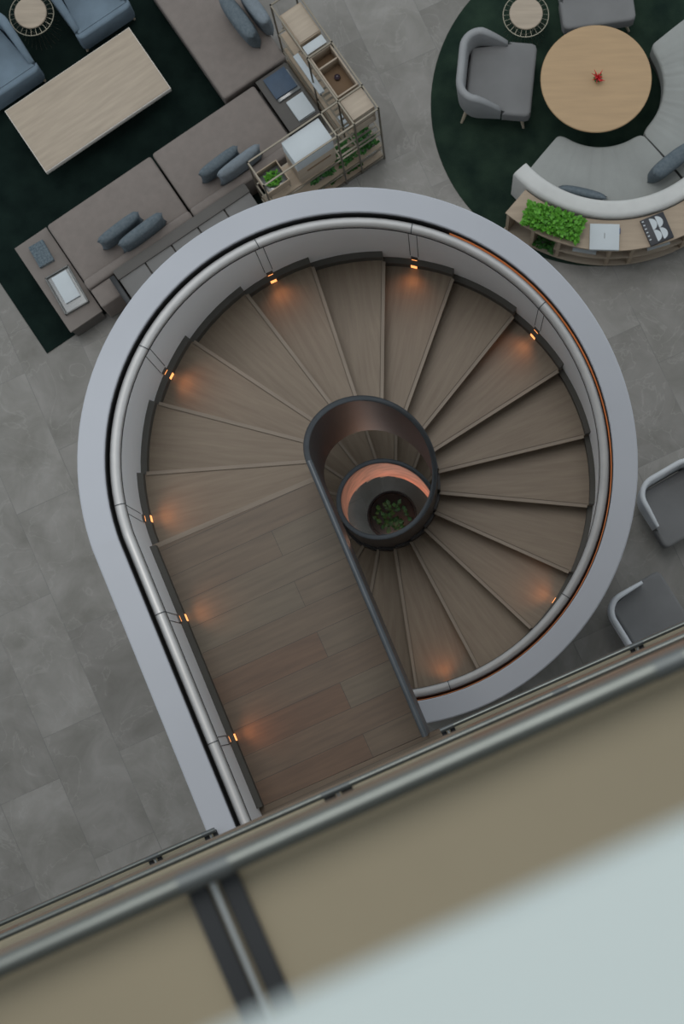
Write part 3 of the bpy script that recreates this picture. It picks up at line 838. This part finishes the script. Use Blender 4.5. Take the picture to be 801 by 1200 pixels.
# ------------------------------------------------------------------ tub chairs
def tub_chair(label, centre, ang, seat_m, shell_m, w=.62, dep=.60, zs=.44, zb=.74, th=.07, arm=.8, name='tub_chair', leg_m=None, ground=RZ, legh=None, armdrop=.14, seat_h=.17, spread=.05):
    """chair facing local +x"""
    t = thing(name, label, 'armchair', (centre.x, centre.y, ground), ang)
    # U-shaped shell : plan path from front of one arm round the back to the other
    path = []; r = .16; hw_ = w/2-th/2; xb = -dep/2+th/2; xf = xb+dep*arm
    n = 8
    for q in range(6): path.append((xf+(xb+r-xf)*q/6, hw_, 1-q/6))
    for i in range(n+1):
        a = PI/2+PI/2*i/n; path.append((xb+r+r*math.cos(a), hw_-r+r*math.sin(a), 0))
    for i in range(n+1):
        a = PI+PI/2*i/n; path.append((xb+r+r*math.cos(a), -hw_+r+r*math.sin(a), 0))
    for q in range(1, 7): path.append((xb+r+(xf-xb-r)*q/6, -hw_, q/6))
    bm = bmesh.new(); rings = []
    for i, (x, y, k) in enumerate(path):
        p0 = path[max(i-1, 0)]; p1 = path[min(i+1, len(path)-1)]
        tx, ty = p1[0]-p0[0], p1[1]-p0[1]; l = math.hypot(tx, ty); nx, ny = -ty/l, tx/l
        top = zb-armdrop*k**1.2; hh = th/2*(1-.35*k)
        prof = [(-hh*.7, .24), (-hh, .30), (-hh, top-hh)]
        for q in range(1, 6):
            a = PI-PI*q/6; prof.append((hh*math.cos(a), top-hh+hh*math.sin(a)))
        prof += [(hh, top-hh), (hh, .30), (hh*.7, .24)]
        lean = .05*(1-k)
        rings.append([bm.verts.new((x+nx*o-lean*(z-.3)*1.0, y+ny*o, z-.0)) for o, z in prof])
    m_ = len(rings[0])
    for A, B in zip(rings, rings[1:]):
        for q in range(m_): bm.faces.new((A[q], A[(q+1) % m_], B[(q+1) % m_], B[q]))
    bm.faces.new(rings[0]); bm.faces.new(rings[-1][::-1])
    from_bm('backrest_shell', bm, shell_m, t, auto=R(60))
    wi, wo, x0_, x1_ = w/2-th-.002, w/2-.004, -dep/2+th+.01, dep/2
    c_ = .05
    poly = [(x0_, -wi), (xf+.005, -wi), (xf+.012, -wo), (x1_-c_, -wo), (x1_-c_*.3, -wo+c_*.3), (x1_, -wo+c_), (x1_, wo-c_), (x1_-c_*.3, wo-c_*.3), (x1_-c_, wo), (xf+.012, wo), (xf+.005, wi), (x0_, wi)]
    prism('seat_cushion', poly, zs-seat_h, zs, seat_m, t, .028, 4)
    box('seat_base', dep-.12, w-.14, .06, (0, 0, .25), shell_m, t, .015, 3)
    for a in (-1, 1):
        for b in (-1, 1):
            tube('leg', [(a*(dep/2-.10), b*(w/2-.10), .25), (a*(dep/2-.10+spread), b*(w/2-.10+spread*1.4), 0.004)], [.020, .012], leg_m or M['ash'], t, 10)
    return t
c = at(582, 88, .5)
tub_chair('grey tub armchair left of the round table, with pale tapered legs', c, R(-6), M['greychair'], M['greyshell'], .70, .68, zb=.76, arm=.55, armdrop=.27)
c = at(697, -10, .44)
tub_chair('grey tub armchair cut off by the top edge above the round table', c, R(-83), M['greychair'], M['greyshell'], .68, .64, arm=.5, armdrop=.27)
c = at(101, -6, .45)
tub_chair('blue grey armchair beside the top of the coffee table, right of the wire side table', c, FURN_ANG-PI/2, M['bluechair'], M['bluechair'], .60, .66, zb=.70, th=.085, arm=.80, armdrop=.24, seat_h=.30)
c = at(-6, 68, .45)
tub_chair('blue grey armchair cut off by the left edge, above the coffee table end', c, FURN_ANG-PI/2, M['bluechair'], M['bluechair'], .60, .66, zb=.70, th=.085, arm=.80, armdrop=.24, seat_h=.30)
c = at(796, 588, .5)
tub_chair('grey chair with pale shell at the right edge, higher of the two beside the stair', c, R(-60), M['greychair'], M['whiteshell'], .64, .60, zb=.70, th=.048, arm=.62, ground=0, armdrop=.08, spread=-.04, leg_m=M['wire'])
c = at(760, 722, .5)
tub_chair('grey chair with pale shell just above the guard rail at the right edge', c, R(31), M['greychair'], M['whiteshell'], .62, .60, zb=.70, th=.048, arm=.62, ground=0, armdrop=.08, spread=-.04, leg_m=M['wire'])

# wire side tables
def wire_table(label, px, py, g):
    p = at(px, py, .50)
    t = thing('wire_side_table', label, 'side table', (p.x, p.y, g))
    lathe('tabletop', [(0, .475), (.145, .475), (.152, .480), (.152, .495), (.146, .50), (0, .50)], M['oak'], t)
    n = 24
    ring = lambda r, z: [(r*math.cos(2*PI*k/40), r*math.sin(2*PI*k/40), z) for k in range(40)]
    tube('rim_ring', ring(.208, .45), .005, M['wire'], t, 6, True)
    tube('neck_ring', ring(.09, .20), .003, M['wire'], t, 6, True)
    tube('support_ring', ring(.12, .47), .004, M['wire'], t, 6, True)
    bm = bmesh.new()
    for k in range(n):
        a = 2*PI*k/n; e = (math.cos(a), math.sin(a))
        add_tube(bm, [(e[0]*.12, e[1]*.12, .47), (e[0]*.208, e[1]*.208, .45), (e[0]*.09, e[1]*.09, .20), (e[0]*.19, e[1]*.19, .003)], .0018, 5)
    from_bm('wire_cage', bm, M['wire'], t)
wire_table('round oak topped wire side table between the blue armchairs', 36, 15, RZ)
wire_table('round oak topped wire side table above the grey tub armchair', 616, 16, RZ)

# ------------------------------------------------------------------ round rug group
RC = at(700, 120, .01)
rr_ = (at(700, 120, 0)-at(505, 110, 0)).length
rg = lathe('round_rug', [(0, 0), (rr_, 0), (rr_, .010), (rr_-.006, .014), (0, .014)], M['rugr'], None, 96); rg.location = (RC.x, RC.y, 0)
tag(rg, 'large round mottled green rug under the round table and curved sofa', 'rug')
p = at(698, 92, .72)
t = thing('round_table', 'round pale oak table on the green rug, with a tiny red flower pot', 'table', (p.x, p.y, RZ))
rt = (at(698, 92, .72)-at(633, 92, .72)).length
lathe('tabletop', [(0, .675), (rt-.02, .675), (rt, .690), (rt, .700), (rt-.006, .706), (0, .706)], M['tabletop'], t, 96)
lathe('pedestal', [(0, .02), (.26, .02), (.25, .035), (.06, .06), (.045, .12), (.045, .62), (.12, .675), (0, .675)], M['darktaupe'], t, 40)
lathe('base_disc', [(0, 0), (.27, 0), (.27, .02), (0, .02)], M['darktaupe'], t, 40)
p = at(700, 92, .76)
t = thing('flower_pot', 'tiny pot with bright red flowers on the round oak table', 'plant', (p.x, p.y, .7205))
lathe('pot', [(0, 0), (.022, 0), (.030, .05), (.026, .05), (.024, .04), (0, .04)], M['backpale'], t, 24)
bm = bmesh.new()
rnd = random.Random(4)
for k in range(16):
    a = 2*PI*k/16+rnd.uniform(-.2, .2); l = rnd.uniform(.035, .075); h = rnd.uniform(.06, .13)
    add_tube(bm, [(0, 0, .04), (math.cos(a)*l*.4, math.sin(a)*l*.4, h*.8), (math.cos(a)*l, math.sin(a)*l, h)], [.003, .006, .002], 5)
from_bm('petals', bm, M['red'], t)
foliage('leaves', .05, .05, .03, 20, .03, M['leafd'], t, (0, 0, .04), 8)

# curved sofa
SCn = at(703, 100, .42); cs = thing('curved_sofa', 'curved pale grey sofa around the lower right of the round table', 'sofa', (SCn.x, SCn.y, RZ))
PXM = (at(703, 100, .42)-at(803, 100, .42)).length/100
def ang_px(x, y): return math.atan2(-(y-100), x-703)
ri_, ro_ = 74*PXM, 148*PXM
def seat(a0, a1, nm='seat_cushion'):
    bm = bmesh.new(); seg = 70; rings = []
    z1 = .42-RZ
    prof = [(0, .20), (1, .20)]
    b = .03
    for i in range(5): tt = i/4*PI/2; prof.append((1-(b-b*math.cos(tt))/(ro_-ri_), z1-b+b*math.sin(tt)))
    prof += [(.75, z1+.012), (.5, z1+.018), (.25, z1+.012)]
    for i in range(5): tt = i/4*PI/2; prof.append(((b-b*math.sin(tt))/(ro_-ri_), z1-b+b*math.cos(tt)))
    for i in range(seg+1):
        k = i/seg; a = a0+(a1-a0)*k
        e = min(k, 1-k)*seg
        cr = 0 if e >= 8 else .035*(1-math.sqrt(max(0, 1-((8-e)/8)**2)))*1.2
        wr = (.0030*math.sin(k*67)+.0022*math.sin(k*113+1)+.0016*math.sin(k*171+2))*math.sin(k*PI)
        ring = []
        for (q, z) in prof:
            r = ri_+(ro_-ri_)*q
            if q < .5: r += cr
            zz = z+(wr if z > z1-.005 else 0)
            ring.append(bm.verts.new((r*math.cos(a), r*math.sin(a), zz)))
        rings.append(ring)
    n = len(prof)
    for A, B in zip(rings, rings[1:]):
        for q in range(n): bm.faces.new((A[q], A[(q+1) % n], B[(q+1) % n], B[q]))
    bm.faces.new(rings[0]); bm.faces.new(rings[-1][::-1])
    return from_bm(nm, bm, M['seatgrey'], cs, auto=R(50))
aL = R(232.0)-R(0); aM = R(309.5)
seat(aL-R(2), aM-R(.6)); seat(aM+R(.6), R(360+38))
arc_solid('base', ri_+.03, ro_-.01, 0, .20, aL, R(360+37), M['darktaupe'], cs, 60)
# backrest: own centre
BC = at(718, 102, .72); bo = Vector((BC.x-SCn.x, BC.y-SCn.y))
PB = (at(718, 102, .72)-at(818, 102, .72)).length/100
b0, b1 = R(221), R(360+20)
arc_solid('backrest', 136*PB, 157*PB, .02, .72-RZ, b0, b1, M['backpale'], cs, 60, (bo.x, bo.y), 0, R(50), .045)
# console wrapped behind the sofa
cn = thing('curved_console', 'curved oak console wrapped behind the curved sofa, carrying greenery and books', 'console', (BC.x, BC.y, RZ))
r0c, r1c = 158.5*PB, 195*PB
c0a, c1a = R(229), R(360+18)
arc_solid('top', r0c, r1c, .60, .63, c0a, c1a, M['oak2'], cn, 60)
arc_solid('bottom_shelf', r0c+.01, r1c-.004, .03, .055, c0a, c1a, M['oak'], cn, 60)
arc_solid('middle_shelf', r0c+.01, r1c-.004, .30, .32, R(249), c1a, M['oak'], cn, 60)
arc_solid('back_panel', r0c+.001, r0c+.012, 0, .60, c0a, c1a, M['oak2'], cn, 60)
arc_solid('plinth', r0c+.03, r1c-.04, 0, .03, c0a+R(1), c1a, M['darktaupe'], cn, 60)
for a in (229.5, 240, 250, 268, 276, 296, 316, 336, 356):
    a = R(a); arc_solid('divider', r0c+.012, r1c-.006, .055, .60, a, a+R(1.2), M['oak2'], cn, 2)
ZK = .6445
# hedge planter
p = at(648, 259, ZK+.1)
t = thing('hedge_planter', 'bright green leafy hedge planter on the curved console', 'planter', (p.x, p.y, ZK), R(-20))
box('trough', .44, .14, .06, (0, 0, .03), M['darktaupe'], t, .005)
foliage('foliage', .50, .19, .12, 1300, .042, M['leaf'], t, (0, 0, .04), 11)
bk, bsx, bsy = book('white book with a blue tab on the curved console, right of the hedge', (691, 262), (725, 293), ZK, .04, M['paper'], R(-2))
box('tab', .012, .05, .03, (bsx/2+.002, .06, .02), M['bluetab'], bk, .001)
box('title_mark', .006, .05, .001, (0, .01, .0405), M['greypanel'], bk, 0)
c, sx, sy = rect((750, 253), (789, 283), ZK+.035, R(22))
t = thing('book', 'black book with white half discs on its cover, on the curved console', 'book', (c.x, c.y, ZK), R(22))
sx, sy = .22, .25
box('cover', sx, sy, .006, (0, 0, .032), M['ink'], t, .001); box('back_cover', sx, sy, .005, (0, 0, .0025), M['ink'], t, .001)
box('pages', sx-.01, sy-.01, .024, (0, 0, .017), M['paper'], t, .001)
box('spine', .005, sy, .034, (-sx/2+.0025, 0, .017), M['ink'], t, .001)
bm = bmesh.new()
def halfdisc(cx, cy, r, a0):
    vs = [bm.verts.new((cx+r*math.cos(a0+PI*k/16), cy+r*math.sin(a0+PI*k/16), .0355)) for k in range(17)]
    f = bm.faces.new(vs); bmesh.ops.reverse_faces(bm, faces=[f]) if f.normal.z < 0 else None
for (cx, cy) in ((-.035, .055), (-.035, -.055), (.022, .055), (.022, -.055)): halfdisc(cx, cy, .054, R(-90))
for k in range(6):
    y = .10-.035*k
    vs = [bm.verts.new(q) for q in ((-sx/2+.008, y, .0355), (-sx/2+.026, y, .0355), (-sx/2+.026, y+.01, .0355), (-sx/2+.008, y+.01, .0355))]; bm.faces.new(vs)
from_bm('cover_print', bm, M['paper'], t)
# magazines in the console
def in_console(a, z, label, n):
    r = (r0c+r1c)/2+.03; p = Vector((BC.x+r*math.cos(R(a)), BC.y+r*math.sin(R(a)), z))
    t = thing('magazine', label, 'magazine', p, R(a))
    box('pages', .15, .21, .012*n, (0, 0, .006*n), M['pages'], t, .001); box('cover', .155, .215, .003, (0, 0, .012*n+.0015), M['paper'], t, .001)
in_console(260, .3345, 'thin pale magazine on the console shelf below the hedge', 2)
in_console(287, .3345, 'thin pale magazine on the console shelf below the black book', 2)
# greenery low at the console end
r = (r0c+r1c)/2+.02; a = R(245.2)
t = thing('potted_plant', 'dark leafy plant in the low open bay at the left end of the curved console', 'plant', (BC.x+r*math.cos(a), BC.y+r*math.sin(a), RZ+.056), a)
box('trough', .16, .12, .08, (0, 0, .04), M['darktaupe'], t, .004)
foliage('foliage', .20, .14, .16, 150, .05, M['leafd'], t, (0, 0, .08), 31)
# cushions on the curved sofa
pillow('slate blue cushion at the right edge on the curved sofa', 785, 191, R(38), M['bluegrey'], .44, .36, .16, lean=.1, zs=.445)
p = at(682, 227, .50)
cu = cushion('cushion', .46, .20, .08, M['bluegrey'], None, (0, 0, 0), Matrix.Rotation(R(20), 3, 'X'))
cu.location = (p.x, p.y, .455+.09); cu.rotation_euler = (0, 0, R(-14)); tag(cu, 'slim slate cushion half hidden beneath the curved sofa back', 'cushion')

# ------------------------------------------------------------------ light
w = bpy.data.worlds.new('world'); bpy.context.scene.world = w; w.use_nodes = True
w.node_tree.nodes['Background'].inputs[0].default_value = (.86, .94, 1.0, 1)
w.node_tree.nodes['Background'].inputs[1].default_value = .72
sky = light('skylight', 'AREA', (-2.5, 7, 24), 1250, (1.0, .985, .96), 9)
sky.rotation_euler = Vector((-2.0, 4, 24)).to_track_quat('Z', 'Y').to_euler()
sc = bpy.context.scene
sc.view_settings.view_transform = 'Standard'
sc.view_settings.look = 'None'
sc.view_settings.exposure = 0

# shared groups for look-alike things (each keeps its own label)
GROUPS = dict(sofa_module='taupe sofa sections of the left lounge', cushion='slate cushions on the sofas', book='books laid out on tables and shelves',
    potted_plant='small leafy plants on open shelves', tub_chair='tub armchairs on the ground floor', wire_side_table='round wire side tables',
    guard_rail='steel guard rails of the balconies', magazine='magazines in the curved console', wooden_box='oak boxes on the shelving')
for o in bpy.context.scene.objects:
    k = o.name.split('.')[0]
    if o.parent is None and 'label' in o.keys() and k in GROUPS: o['group'] = GROUPS[k]
